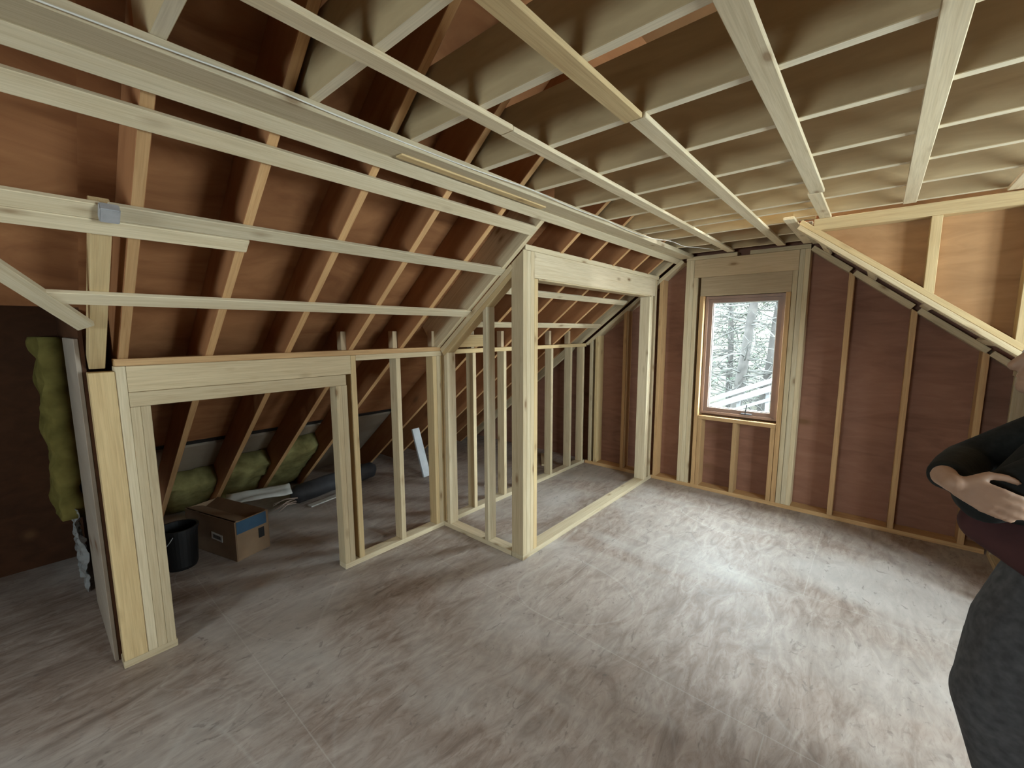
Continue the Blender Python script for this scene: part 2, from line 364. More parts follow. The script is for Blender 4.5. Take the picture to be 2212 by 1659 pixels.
# diagonal (valley) board of the left dormer
dv = Vector((.377, .186)); 
P0 = Vector((1.075, .168)); P1 = Vector((.808, -.018))
L_ = (P1-P0).length; dd = (P1-P0).normalized()
A_ = SL[1]*dd.x + SL[2]*dd.y; B_ = SL[3]; C_ = A_.cross(B_)
og = SL[0] + SL[1]*P0.x + SL[2]*P0.y
board('diagonal_board', (og, A_, B_, C_), (-.012, L_+.14), (-.006, SO-.001), (-.028, .028), M_STRAP, 'pale diagonal board at the far left, where the lowest slope strapping ends', 'board')

# grey metal box on the middle strapping
def join_boxes(bm, boxes):
    for (a0, a1, b0, b1, c0, c1) in boxes:
        r = bmesh.ops.create_cube(bm, size=1)
        for v in r['verts']:
            v.co = Vector(((a0+a1)/2+v.co.x*(a1-a0), (b0+b1)/2+v.co.y*(b1-b0), (c0+c1)/2+v.co.z*(c1-c0)))
bm = bmesh.new(); join_boxes(bm, [(-.027*U*1.0, .027*U, -.024*U, .024*U, -.003, .030), ])
bmesh.ops.bevel(bm, geom=list(bm.edges), offset=.003, segments=2, affect='EDGES')
eb = obj_from_bm('electrical_box', bm, M_STEEL)
Rm = Matrix((SL[1], SL[2], SL[1].cross(SL[2]))).transposed().to_4x4()
ctr = SL[0] + SL[1]*.497 + SL[2]*.222 + SL[3]*(-.003); Rm.translation = ctr*U; eb.matrix_world = Rm
tag(eb, 'small square grey metal box on the sloped-ceiling strapping at upper left', 'box')

# ------------------------------------------------------------------ knee wall
XK = -2.516; XB = XK - W4
def st(y0, lab, x1=XK, z0=T2, z1=1.362, w=T2, d=W4, m=M_SPR, g='knee wall studs', name='stud'):
    return board(name, WORLD, (x1-d, x1), (y0, y0+w), (z0, z1), m, lab, 'stud', g)
# near post (built-up), left of the low doorway
board('bottom_plate', WORLD, (XB, XK+.0), (.172, .372), (0, T2), M_SPR, 'short bottom plate under the near built-up post left of the low doorway', 'plate')
board('corner_stud', WORLD, (XB+.01, XK+.002), (.176, .259), (T2, 1.376), M_SPR_Y, 'wide yellow stud at the left side of the near built-up post', 'stud', 'near door post studs')
st(.260, 'white-edged stud beside the wide yellow stud of the near post', z1=1.3975, m=M_STRAP, g='near door post studs')
st(.296, 'middle pale stud of the near built-up post, under the low door header', z1=1.212, g='near door post studs')
st(.332, 'pale stud facing the low doorway opening on its left side', z1=1.212, g='near door post studs')
board('grey_panel', WORLD, (-3.30, XB-.012), (.150, .166), (0, 1.52), M_GREYPLY, 'grey sheathing panel directly left of the near built-up post', 'panel')
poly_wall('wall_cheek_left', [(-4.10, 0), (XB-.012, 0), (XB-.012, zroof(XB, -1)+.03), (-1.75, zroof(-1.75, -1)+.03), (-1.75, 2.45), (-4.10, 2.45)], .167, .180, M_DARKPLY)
board('bottom_plate', WORLD, (XB, XK), (1.252, 2.125), (0, T2), M_STRAP, 'knee wall bottom plate right of the low doorway, ending at the closet corner', 'plate')
board('bottom_plate', WORLD, (XB, XK), (2.170, YG), (0, T2), M_STRAP, 'bottom plate along the back wall of the closet', 'plate')
board('top_plate', WORLD, (XB, XK), (.262, 2.125), (1.3985, 1.430), M_OLD, 'upper top plate of the knee wall with an orange edge', 'plate')
board('top_plate', WORLD, (XB, XK+.001), (1.392, 2.125), (1.3625, 1.398), M_SPR, 'lower top plate of the knee wall right of the low doorway', 'plate')
board('top_plate', WORLD, (XB, XK), (2.170, YG), (1.370, 1.4055), M_SPR_Y, 'thin top plate along the back wall of the closet', 'plate')
board('header', WORLD, (XB, XK), (.2965, 1.356), (1.280, 1.3975), M_SPR, 'knotty door header over the low doorway, upper board', 'header')
board('header', WORLD, (XB, XK+.004), (.2965, 1.318), (1.213, 1.279), M_SPR, 'lower header board directly over the low doorway opening', 'header')
st(1.252, 'stud on the right side of the low doorway, facing the opening', z1=1.212, g='right door jamb studs')
st(1.288, 'second stud of the right door jamb, still under the header board', z1=1.212, g='right door jamb studs')
st(1.357, 'outer full-height stud of the right door jamb', z1=1.397, m=M_SPR_Y, g='right door jamb studs', w=.034)
st(1.690, 'lone knee wall stud between the low doorway and the closet corner', m=M_SPR)
st(2.010, 'left stud of the three at the knee wall end by the closet corner', m=M_SPR_Y, g='closet corner studs')
st(2.047, 'middle stud of the three at the knee wall end by the closet corner', m=M_SPR, g='closet corner studs')
st(2.084, 'right stud of the three at the knee wall end by the closet corner', m=M_SPR_Y, g='closet corner studs')
# closet back wall studs
for i, y in enumerate((2.427, 2.810, 3.19, 3.54, 3.90)):
    st(y, 'closet back wall stud, %s from the closet side wall' % ORD[i], z1=1.3695, g='closet back wall studs')
st(4.155, 'closet back wall end stud against the gable', z1=1.3695, g='closet back wall studs', w=T2)
# stud stubs that stick up behind the top plate
for i, (y, lab) in enumerate(((1.315, 'over the right door jamb'), (1.690, 'over the lone knee wall stud'), (2.03, 'left of the closet corner'), (2.810, 'behind the closet, second'), (3.54, 'behind the closet, third'), (3.90, 'behind the closet, fourth'), (2.44, 'behind the closet, first'))):
    board('stud_stub', WORLD, (XB-.001, XK-.03), (y, y+T2), (1.4305 if y < 2.2 else 1.406, 1.548), M_JOIST, 'stud end sticking up above the knee wall plate %s' % lab, 'stud', 'stud ends above the plate', cut=None)
# closet side wall (plane y=2.085)
YQ = 2.085
board('bottom_plate', WORLD, (XK+.001, -1.806), (YQ, YQ+W4), (0, T2), M_STRAP, 'bottom plate of the closet side wall between knee wall and corner post', 'plate')
cutl = lambda x: zl(x)-.070/math.cos(TH)
board('stud', WORLD, (-2.476, -2.440), (YQ, YQ+W4), (T2, 1.3), M_STRAP, 'whitish closet side wall stud next to the knee wall corner', 'stud', 'closet side wall studs', cut=cutl)
board('stud', WORLD, (-2.060, -2.0245), (YQ, YQ+W4), (T2, 1.7), M_STRAP, 'whitish closet side wall stud standing alone left of the corner post', 'stud', 'closet side wall studs', cut=cutl)
board('sloped_plate', SL, (.428, 1.335), (YQ, YQ+W4), (-.0345, -.0005), M_SPR, 'upper sloped top plate of the closet side wall', 'plate', 'sloped plates of the closet side wall')
board('sloped_plate', SL, (.428, 1.335), (YQ+.003, YQ+W4), (-.069, -.035), M_SPR_Y, 'lower sloped top plate of the closet side wall', 'plate', 'sloped plates of the closet side wall')
# corner post: plies side by side
XP = -1.701
for i in range(4):
    board('post_stud', WORLD, (XP-.100, XP), (YQ+.001+i*.0385, YQ+.0385+i*.0385), (T2, 2.050 if i < 3 else 1.884), [M_SPR, M_STRAP, M_SPR, M_SPR_Y][i],
          'closet corner post stud, %s' % ['nearest the camera', 'second from the camera', 'third from the camera', 'shorter, holding up the closet header'][i], 'stud', 'closet corner post studs', cut=(lambda x: min(zl(x)-.001, 2.050)) if i < 3 else None)
board('bottom_plate', WORLD, (-1.802, XP), (YQ, 4.226), (0, T2), M_STRAP, 'long bluish-lit bottom plate across the closet opening', 'plate')
board('header', WORLD, (XP-.038, XP-.002), (YQ+.118, 4.155), (1.886, 2.050), lumber('knotty_header_lumber', (.68, .59, .43), (.58, .47, .31), knots=1.0, knot=(.20, .12, .06)), 'wide knotty header over the closet opening', 'header')
board('cap_plate', WORLD, (XP-.034, XP+.002), (YQ+.02, YG), (2.0505, 2.084), M_STRAP, 'pale strip along the top of the closet header', 'plate')
board('edge_strip', WORLD, (XP-.095, XP+.003), (YQ+.157, 4.02), (1.8745, 1.8855), M_SPR, 'thin strip along the lower edge of the closet header', 'strip')
for i, (y0, y1, zt) in enumerate(((4.028, 4.064, 1.873), (4.066, 4.102, 1.885))):
    board('post_stud', WORLD, (XP-.100, XP), (y0, y1), (T2, zt), M_STRAP, ['stud under the far end of the closet header, nearer the camera', 'stud under the far end of the closet header, closer to the gable'][i], 'stud', 'closet far post studs')
board('post_stud', WORLD, (XP-.100, XP), (4.158, 4.194), (T2, 2.05), M_SPR, 'full-height stud behind the far end of the closet header', 'stud', 'closet far post studs')

# ------------------------------------------------------------------ gable wall framing
cutg = lambda x: min(zl(x), zr(x)) - .034/math.cos(TH)
board('bottom_plate', WORLD, (-2.51, .68), (YG, YS), (0, T2), M_OLD, 'bottom plate along the window gable wall', 'plate')
def gs(x0, lab, z0=T2, z1=None, w=T2, m=M_SPR, y0=YG, cut=cutg, g='gable wall studs'):
    return board('stud', WORLD, (x0, x0+w), (y0, YS), (z0, z1 or 1.0), m, lab, 'stud', g, cut=None if z1 else cut)
gs(-2.47, 'gable stud in the closet back corner, left of a pair', m=M_SPR)
gs(-2.40, 'gable stud in the closet back corner, right of a pair', m=M_SPR_Y)
gs(-2.065, 'gable stud seen inside the closet, half way across', m=M_OLD)
gs(-1.690, 'orange gable stud directly right of the closet far post', m=M_OLD)
for i in range(2):
    gs(-1.437+i*.0358, 'pale gable stud left of the window, %s of a tight pair' % ('left' if i == 0 else 'right'), z1=2.205, m=[M_SPR, M_STRAP][i])
gs(-1.364, 'shorter pale gable stud left of the window under the header', z1=2.04, m=M_SPR)
gs(-1.300, 'orange trimmer stud left of the window opening', z1=1.868, m=M_OLD, w=T2)
gs(-1.262, 'orange stud under the left end of the window sill', z1=.698, m=M_OLD)
gs(-.952, 'short orange stud under the middle of the window sill', z1=.698, m=M_OLD)
gs(-.650, 'orange stud under the right end of the window sill', z1=.698, m=M_OLD)
gs(-.611, 'orange trimmer stud right of the window opening', z1=1.868, m=M_OLD, w=T2)
gs(-.572, 'shorter pale gable stud right of the window under the header', z1=2.04, m=M_SPR)
for i in range(2):
    gs(-.534+i*.0358, 'pale gable stud right of the window, %s of a tight pair' % ('left' if i == 0 else 'right'), z1=2.205, m=[M_STRAP, M_SPR][i])
for i, x in enumerate((-.205, .170, .545)):
    gs(x, 'gable stud under the right slope, %s right of the window' % ORD[i], m=M_OLD)
board('sill_plate', WORLD, (-1.262, -.612), (YG, YS), (.6985, .7335), M_OLD, 'orange sill plate below the window', 'plate')
board('header', WORLD, (-1.364, -.536), (YG+.004, YS), (2.0405, 2.204), M_JOIST, 'brown header board above the window, upper one', 'header')
board('header', WORLD, (-1.300, -.574), (YG+.010, YS), (1.8685, 2.040), M_JOIST, 'brown header board directly above the window, lower one', 'header')
board('top_plate', WORLD, (-1.437, -1.00), (YG-.004, YS), (2.2055, 2.239), M_SPR, 'flat top plate above the window, left piece', 'plate')
board('top_plate', WORLD, (-.90, -.462), (YG-.004, YS), (2.2055, 2.239), M_SPR, 'flat top plate above the window, right piece', 'plate')
board('sloped_plate', SL, (.02, 1.34), (YG-.002, YS), (-.034, 0), M_SPR, 'sloped plate of the gable wall on the closet side', 'plate')
for (a, b_, lab) in ((.02, .345, 'nearest the window'), (.375, .82, 'middle'), (.86, 1.32, 'lower'), (1.34, 1.50, 'lowest')):
    board('sloped_plate', SR, (a, b_), (YG-.002, YS), (-.040, 0), M_SPR, 'sloped plate piece of the gable wall right of the window, %s' % lab, 'plate', 'sloped plate pieces on the gable')

# ------------------------------------------------------------------ right cheek wall
board('top_plate', WORLD, (-.36, 2.28), (YC, YC+W4), (2.170, 2.2395), M_SPR_Y, 'level top plate of the right cheek wall under the ceiling joists', 'plate')
board('sloped_plate', SR, (.02, 1.42), (YC, YC+W4), (.0005, .030), M_SPR_Y, 'upper sloped plate of the right cheek wall', 'plate', 'sloped plates of the cheek wall')
board('sloped_plate', SR, (.03, 1.42), (YC-.004, YC+W4), (-.027, -.0005), M_SPR, 'lower sloped plate of the right cheek wall', 'plate', 'sloped plates of the cheek wall')
for x, lab in ((.172, 'cheek wall stud in the middle of the upper right wall'), (.535, 'cheek wall stud at the right edge of the photo')):
    b0 = zr(x+T2+.01)+.031/math.cos(TH)
    o = board('stud', WORLD, (x, x+T2+.01), (YC+.002, YC+W4), (b0-.0, 2.1695), M_SPR_Y, lab, 'stud', 'cheek wall studs')
# strapping of the right soffit
for s_, lab in ((.10, 'top'), (.46, 'second from the top'), (.84, 'third from the top'), (1.22, 'lowest')):
    board('soffit_strap', SR, (s_, s_+.06), (YC+W4+.002, YG-.003), (0, SO-.0005), M_STRAP, 'short strapping piece across the right slope soffit, %s' % lab, 'strapping', 'right soffit strapping')
# right knee wall
board('bottom_plate', WORLD, (.69, .773), (YC-.0, YG), (0, T2), M_SPR, 'bottom plate of the right knee wall behind the person', 'plate')
board('top_plate', WORLD, (.69, .773), (YC, YG), (1.25, 1.285), M_SPR, 'top plate of the right knee wall behind the person', 'plate')
for i, y in enumerate((YC, 3.72, 4.16)):
    board('stud', WORLD, (.69, .773), (y, y+T2), (T2, 1.2495), M_SPR, 'right knee wall stud behind the person, %s' % ORD[i], 'stud', 'right knee wall studs')

# ------------------------------------------------------------------ window
M_SASH = plain('brown_window_vinyl', (.30, .19, .14), .45, .4, c2=(.25, .16, .12))
M_SPACER = plain('window_spacer', (.62, .66, .66), .4, .4)
gl = bpy.data.materials.new('window_glass'); gl.use_nodes = True
n_ = gl.node_tree; n_.nodes.clear()
o_ = n_.nodes.new('ShaderNodeOutputMaterial'); tr = n_.nodes.new('ShaderNodeBsdfTransparent'); gs_ = n_.nodes.new('ShaderNodeBsdfGlossy')
gs_.inputs['Roughness'].default_value = .02; mx = n_.nodes.new('ShaderNodeMixShader'); mx.inputs[0].default_value = .06
tr.inputs[0].default_value = (.95, .98, .98, 1)
n_.links.new(tr.outputs[0], mx.inputs[1]); n_.links.new(gs_.outputs[0], mx.inputs[2]); n_.links.new(mx.outputs[0], o_.inputs[0])
win = empty('window_1', Vector((-.937, YG+.06, .752))*U); win['kind'] = 'structure'
def frame_rect(name, x0, x1, z0, z1, y0, y1, t, m, parent):
    bm = bmesh.new()
    join_boxes(bm, [tuple(v*U for v in q) for q in ((x0, x0+t, y0, y1, z0, z1), (x1-t, x1, y0, y1, z0, z1), (x0+t, x1-t, y0, y1, z0, z0+t), (x0+t, x1-t, y0, y1, z1-t, z1))])
    o = obj_from_bm(name, bm, m); o.parent = parent; o.matrix_parent_inverse = Matrix.Translation(-parent.location); return o
frame_rect('window_frame', WX0+.004, WX1-.004, WZ0+.002, WZ1-.002, YG+.050, YS+.03, .022, M_SASH, win)
sash = frame_rect('sash', WX0+.027, WX1-.027, WZ0+.025, WZ1-.025, YG+.072, YS+.01, .034, M_SASH, win)
frame_rect('spacer', WX0+.061, WX1-.061, WZ0+.059, WZ1-.059, YG+.092, YG+.115, .008, M_SPACER, win)
bm = bmesh.new(); join_boxes(bm, [tuple(v*U for v in (WX0+.062, WX1-.062, YG+.100, YG+.104, WZ0+.060, WZ1-.060))])
o = obj_from_bm('pane', bm, gl); o.parent = win; o.matrix_parent_inverse = Matrix.Translation(-win.location)
# casement handle: base plate and lever
bm = bmesh.new(); hx = -.855
join_boxes(bm, [tuple(v*U for v in (hx-.045, hx+.045, YG+.040, YG+.060, WZ0+.030, WZ0+.040))])
bmesh.ops.bevel(bm, geom=list(bm.edges), offset=.003, segments=1, affect='EDGES')
hb = obj_from_bm('window_handle', bm, M_GREYROLL); hb.parent = win; hb.matrix_parent_inverse = Matrix.Translation(-win.location)
def tube(bm, pts, rad, seg=8):
    rings = []
    for i, p in enumerate(pts):
        p = Vector(p); t = (Vector(pts[min(i+1, len(pts)-1)])-Vector(pts[max(i-1, 0)])).normalized()
        up = Vector((0, 0, 1)) if abs(t.z) < .9 else Vector((1, 0, 0)); a = t.cross(up).normalized(); b_ = t.cross(a)
        r = rad[i] if isinstance(rad, (list, tuple)) else rad
        rings.append([bm.verts.new(p+(a*math.cos(2*math.pi*k/seg)+b_*math.sin(2*math.pi*k/seg))*r) for k in range(seg)])
    for i in range(len(rings)-1):
        for k in range(seg): bm.faces.new((rings[i][k], rings[i][(k+1) % seg], rings[i+1][(k+1) % seg], rings[i+1][k]))
    bm.faces.new(list(reversed(rings[0]))); bm.faces.new(rings[-1])
bm = bmesh.new(); tube(bm, [Vector(p)*U for p in ((hx-.01, YG+.045, WZ0+.035), (hx-.005, YG+.03, WZ0+.06), (hx+.004, YG+.03, WZ0+.125))], .0055)
hb2 = obj_from_bm('lever', bm, M_GREYROLL, smooth=True); hb2.parent = hb
# unseen windows that light the room: frames with glass
def unseen_window(name, axis, at, lo, hi, z0, z1, mid):
    wn = empty(name, (0, 0, 0)); wn['kind'] = 'structure'; bm = bmesh.new(); t = .05
    def bx(a0, a1, c0, c1): return (a0, a1, at, at+.08, c0, c1) if axis == 'y' else (at, at+.08, a0, a1, c0, c1)
    bxs = [bx(lo, lo+t, z0, z1), bx(hi-t, hi, z0, z1), bx(lo+t, hi-t, z0, z0+t), bx(lo+t, hi-t, z1-t, z1)] + [bx(mm-.03, mm+.03, z0+t, z1-t) for mm in mid]
    join_boxes(bm, [tuple(v*U for v in q) for q in bxs]); obj_from_bm('window_frame', bm, M_SASH, wn)
    bm = bmesh.new(); g = bx(lo+t, hi-t, z0+t, z1-t); g = list(g)
    if axis == 'y': g[2] += .035; g[3] = g[2]+.005
    else: g[0] += .035; g[1] = g[0]+.005
    join_boxes(bm, [tuple(v*U for v in g)]); obj_from_bm('pane', bm, gl, wn)
unseen_window('unseen_window_2', 'x', 2.31, *WIN_R, [(WIN_R[0]+WIN_R[1])/2])
unseen_window('unseen_window_3', 'y', -3.09, *WIN_B, [(WIN_B[0]+WIN_B[1])/2])

# ------------------------------------------------------------------ cable along the ceiling beam
pts = [(-1.372, -.3, 2.222), (-1.368, .273, 2.232), (-1.362, .505, 2.236), (-1.372, .8, 2.236), (-1.370, 1.3, 2.236), (-1.345, 1.72, 2.236), (-1.360, 2.13, 2.236), (-1.350, 2.48, 2.236), (-1.366, 2.79, 2.236), (-1.335, 3.10, 2.228), (-1.275, 3.375, 2.236), (-1.262, 3.63, 2.234), (-1.19, 3.8, 2.236), (-1.12, 3.95, 2.236)]
def spline(pts, n=6):
    P = [Vector(p) for p in pts]; out = []
    for i in range(len(P)-1):
        a, b_, c, d = P[max(i-1, 0)], P[i], P[i+1], P[min(i+2, len(P)-1)]
        for k in range(n):
            t = k/n; out.append(.5*((2*b_)+(c-a)*t+(2*a-5*b_+4*c-d)*t*t+(3*b_-a-3*c+d)*t**3))
    return out+[P[-1]]
bm = bmesh.new(); tube(bm, [p*U for p in spline(pts)], .0026, 6)
tag(obj_from_bm('electric_cable', bm, M_WIRE, smooth=True), 'thin white cable running along the ceiling corner board towards the window gable', 'cable')

# ------------------------------------------------------------------ things behind the knee wall
def batt(name, y0, y1, s0, s1, c0, c1, lab):
    bm = bmesh.new(); nx, ny = 14, 8; og_, A, B, Cn = SL
    top = {}
    for side in (0, 1):
        for i in range(nx+1):
            for j in range(ny+1):
                s = s0+(s1-s0)*i/nx; y = y0+(y1-y0)*j/ny
                nz = noise.noise(Vector((s*9, y*9, side*5.0)))*.028+noise.noise(Vector((s*30, y*30, side)))*.010
                ed = min(i, nx-i, 2)/2*min(j, ny-j, 2)/2
                c = (c0+nz-.02*ed) if side == 0 else c1
                jit = noise.noise(Vector((y*12, 3, s*4)))*.03 if i == 0 else 0
                P = og_+A*(s+jit)+B*y+Cn*c
                if P.z < .004: P.z = .004
                top[side, i, j] = bm.verts.new(P*U)
    for side in (0, 1):
        for i in range(nx):
            for j in range(ny):
                f = [top[side, i, j], top[side, i+1, j], top[side, i+1, j+1], top[side, i, j+1]]
                bm.faces.new(f if side else list(reversed(f)))
    for i in range(nx):
        for j in (0, ny): bm.faces.new((top[0, i, j], top[0, i+1, j], top[1, i+1, j], top[1, i, j]))
    for j in range(ny):
        for i in (0, nx): bm.faces.new((top[0, i, j], top[0, i, j+1], top[1, i, j+1], top[1, i, j]))
    bmesh.ops.recalc_face_normals(bm, faces=bm.faces)
    return tag(obj_from_bm(name, bm, M_INSUL, smooth=True), lab, 'insulation', 'insulation batts at the eave')
RYs = [.275] + RY[:4] + [2.07]
for i, (lab, s0) in enumerate((('behind the cardboard box, leftmost rafter bay', 3.35), ('in the rafter bay above the cardboard box', 3.22), ('bright yellow, in the bay right of the box', 3.1), ('greenish, in the bay above the dark roll', 2.95))):
    batt('insulation_batt', RYs[i]+.04, RYs[i+1]-.02, s0, 3.80, .09, SO+SD-.005, 'fibreglass batt %s' % lab)

# cardboard box with open flaps
def oriented(o, origin, ang):
    o.location = Vector(origin)*U; o.rotation_euler = (0, 0, ang)
box = empty('cardboard_box', Vector((-3.16, .82, 0))*U); tag(box, 'open brown cardboard box with a white sticker, on the floor behind the knee wall', 'box')
ux = Vector((-.60, -.175, 0)).normalized(); BWd, BD, BH = .56, .24, .28
ang = math.atan2(ux.y, ux.x); box.rotation_euler = (0, 0, ang)
# local: +x to the left corner along the front, -y is depth side (away)
def child_box(name, boxes, m, parent, bev=.002, rot=None, loc=None):
    bm = bmesh.new(); join_boxes(bm, [tuple(v*U for v in q) for q in boxes])
    if bev: bmesh.ops.bevel(bm, geom=list(bm.edges), offset=bev, segments=1, affect='EDGES')
    o = obj_from_bm(name, bm, m); o.parent = parent
    if loc: o.location = Vector(loc)*U
    if rot: o.rotation_euler = rot
    return o
t = .006
child_box('carton', [(0, BWd, -t, 0, 0, BH), (0, BWd, -BD, -BD+t, 0, BH), (0, t, -BD+t, -t, 0, BH), (BWd-t, BWd, -BD+t, -t, 0, BH), (t, BWd-t, -BD+t, -t, .002, .01)], M_KRAFT, box)
child_box('flap', [(0, BWd, -.11, 0, -.003, .003)], M_KRAFT, box, rot=(math.radians(14), 0, 0), loc=(0, -.01, BH+.004))
child_box('flap', [(0, BWd, 0, .15, -.003, .003)], M_KRAFT, box, rot=(math.radians(-25), 0, 0), loc=(0, -BD+.01, BH+.004))
lb = child_box('sticker', [(.15, .27, .0005, .003, .100, .150)], M_WHITE, box, 0, rot=(0, math.radians(-4), 0)); lb['label'] = 'white barcode sticker'
stx = child_box('barcode', [(.168+.007*i, .1715+.007*i, .003, .004, .112, .138) for i in range(12)], M_GREYROLL, lb, 0)
bp_ = child_box('printed_band', [(-.003, -.0005, -.22, -.01, .19, .275)], M_TAPE, box, 0); bp_['label'] = 'dark blue printed band'
child_box('hand_hole', [(-.0035, -.0005, -.20, -.16, .10, .17)], M_BLACK, box, 0)

# black bucket beside the box
bk = empty('black_bucket', Vector((-3.40, .565, 0))*U); tag(bk, 'black round bucket standing left of the cardboard box, half hidden by the near post', 'bucket')
bm = bmesh.new(); prof = [(.0, 0), (.085, 0), (.092, .02), (.105, .26), (.112, .262), (.112, .275), (.100, .275), (.092, .05), (0, .045)]
rings = [[bm.verts.new(Vector((r*math.cos(a*math.pi/16), r*math.sin(a*math.pi/16), z))*U) for a in range(32)] for r, z in prof if r > 0]
for i in range(len(rings)-1):
    for k in range(32): bm.faces.new((rings[i][k], rings[i][(k+1) % 32], rings[i+1][(k+1) % 32], rings[i+1][k]))
bm.faces.new(list(reversed(rings[0]))); bm.faces.new(rings[-1])
o = obj_from_bm('bucket_body', bm, M_BLACK, smooth=False); o.parent = bk
bm = bmesh.new(); tube(bm, [Vector((.112*math.cos(a), -.05-.06*math.sin(a), .25-.10*math.sin(a)))*U for a in [math.pi*k/12 for k in range(13)]], .003, 6)
o = obj_from_bm('handle', bm, M_STEEL, smooth=True); o.parent = bk

# dark roll of building wrap lying on the floor with a torn end
ra, rb = Vector((-3.86, 1.46, .085)), Vector((-4.00, 2.36, .085)); rr = .082
roll_o = empty('wrap_roll', ra*U - Vector((0, 0, .085*U))); tag(roll_o, 'dark grey roll of building wrap lying along the eave behind the knee wall', 'roll')
bm = bmesh.new(); ax_ = (rb-ra).normalized(); sd = ax_.cross(Vector((0, 0, 1))).normalized(); upv = sd.cross(ax_)
rings = []
for i in range(20):
    f = i/19; ring = []
    for k in range(28):
        a = 2*math.pi*k/28; r = rr*(1+.05*math.sin(3*a+f*5)+noise.noise(Vector((f*6, a, 1)))*.10)*(.55 if i in (0, 19) else 1)
        if i == 0: r = rr*.35
        P = ra.lerp(rb, f)+(sd*math.cos(a)+upv*math.sin(a))*r
        P.z = max(P.z, .003); ring.append(bm.verts.new((P-Vector((ra.x, ra.y, 0)))*U))
    rings.append(ring)
for i in range(19):
    for k in range(28): bm.faces.new((rings[i][k], rings[i][(k+1) % 28], rings[i+1][(k+1) % 28], rings[i+1][k]))
bm.faces.new(list(reversed(rings[0]))); bm.faces.new(rings[-1])
o = obj_from_bm('roll_body', bm, M_GREYROLL, roll_o, smooth=True)
bm = bmesh.new(); random.seed(3)
for i in range(7):
    yy = -.01-.02*i; a = random.uniform(-.08, .08)
    bs = Vector((random.uniform(-.05, .09), .02, .02+.02*(i % 4)))
    tube(bm, [(bs+Vector((0, 0, 0)))*U, (bs+Vector((a*.5+.02, -.09, .012)))*U, (bs+Vector((a+.05, -.19, -.005)))*U], [.007, .006, .003], 5)
obj_from_bm('torn_strip', bm, plain('pinkish_strip', (.34, .25, .20)), roll_o, smooth=True)
bm = bmesh.new(); join_boxes(bm, [(-.18*U, .18*U, -.03*U, .03*U, .001, .012)])
o = obj_from_bm('offcut', bm, M_WHITE); oriented(o, (-3.74, 1.72, 0), math.radians(100)); tag(o, 'white strip lying on the floor along the dark roll', 'strip')
# white sheet piece behind the box
def sheet(name, P, m, lab, cat, nz=.02):
    bm = bmesh.new(); n = 10; g_ = {}
    for side in (0, 1):
        for i in range(n+1):
            for j in range(n+1):
                u, v_ = i/n, j/n
                p = (Vector(P[0])*(1-u)+Vector(P[1])*u)*(1-v_)+(Vector(P[3])*(1-u)+Vector(P[2])*u)*v_
                p.z += noise.noise(Vector((u*3, v_*3, 2)))*nz + side*.004 + .004; g_[side, i, j] = bm.verts.new(p*U)
    for i in range(n):
        for j in range(n):
            bm.faces.new([g_[0, i, j], g_[0, i, j+1], g_[0, i+1, j+1], g_[0, i+1, j]]); bm.faces.new([g_[1, i, j], g_[1, i+1, j], g_[1, i+1, j+1], g_[1, i, j+1]])
    for i in range(n):
        for j in (0, n): bm.faces.new((g_[0, i, j], g_[0, i+1, j], g_[1, i+1, j], g_[1, i, j])); bm.faces.new((g_[0, j, i], g_[0, j, i+1], g_[1, j, i+1], g_[1, j, i]))
    bmesh.ops.recalc_face_normals(bm, faces=bm.faces)
    return tag(obj_from_bm(name, bm, m, smooth=True), lab, cat)
sheet('foam_sheet', [(-3.86, .95, .16), (-3.74, 1.42, .15), (-3.90, 1.46, .19), (-4.0, 1.0, .20)], M_WHITE, 'crumpled white sheet behind the cardboard box', 'sheet')
# leaning pale board seen between the knee wall studs
pa, pb = Vector((-3.53, 2.705, 0)), Vector((-3.683, 2.68, .512))
A_ = (pb-pa).normalized(); B_ = Vector((0, 1, 0)); B_ = (B_-A_*B_.dot(A_)).normalized(); C_ = A_.cross(B_)
board('leaning_board', (pa, A_, B_, C_), (.01, .535), (-.045, .045), (-.012, .012), plain('primed_board', (.55, .58, .60), .5, .3), 'pale bluish board leaning on the rafters, seen between the knee wall studs', 'board')
board('floor_offcut', (Vector((-2.95, 4.02, .0)), Vector((.62, -.78, 0)).normalized(), Vector((.78, .62, 0)).normalized(), Vector((0, 0, 1))), (-.2, .25), (-.04, .04), (0, .018), M_SPR, 'lumber offcut on the floor behind the closet back wall', 'board')

# left dormer cheek: insulation and polythene beside the near post
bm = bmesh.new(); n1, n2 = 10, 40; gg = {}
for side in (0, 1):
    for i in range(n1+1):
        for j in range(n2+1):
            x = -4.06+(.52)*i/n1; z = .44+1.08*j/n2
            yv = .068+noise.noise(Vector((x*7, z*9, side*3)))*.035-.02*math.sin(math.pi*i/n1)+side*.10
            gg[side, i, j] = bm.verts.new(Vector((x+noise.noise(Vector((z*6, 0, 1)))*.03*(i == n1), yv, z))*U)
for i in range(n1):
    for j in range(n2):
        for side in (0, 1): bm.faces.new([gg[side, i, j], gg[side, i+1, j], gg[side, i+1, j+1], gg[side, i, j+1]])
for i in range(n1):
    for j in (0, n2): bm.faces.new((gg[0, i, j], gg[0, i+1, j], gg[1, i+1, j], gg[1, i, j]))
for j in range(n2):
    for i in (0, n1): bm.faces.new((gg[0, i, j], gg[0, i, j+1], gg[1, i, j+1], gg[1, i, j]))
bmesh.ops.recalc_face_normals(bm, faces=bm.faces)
tag(obj_from_bm('insulation_batt', bm, M_INSUL_SHADE, smooth=True), 'yellow fibreglass batt standing in the dark wall left of the near post', 'insulation')
bm = bmesh.new(); gg = {}; n1, n2 = 16, 30
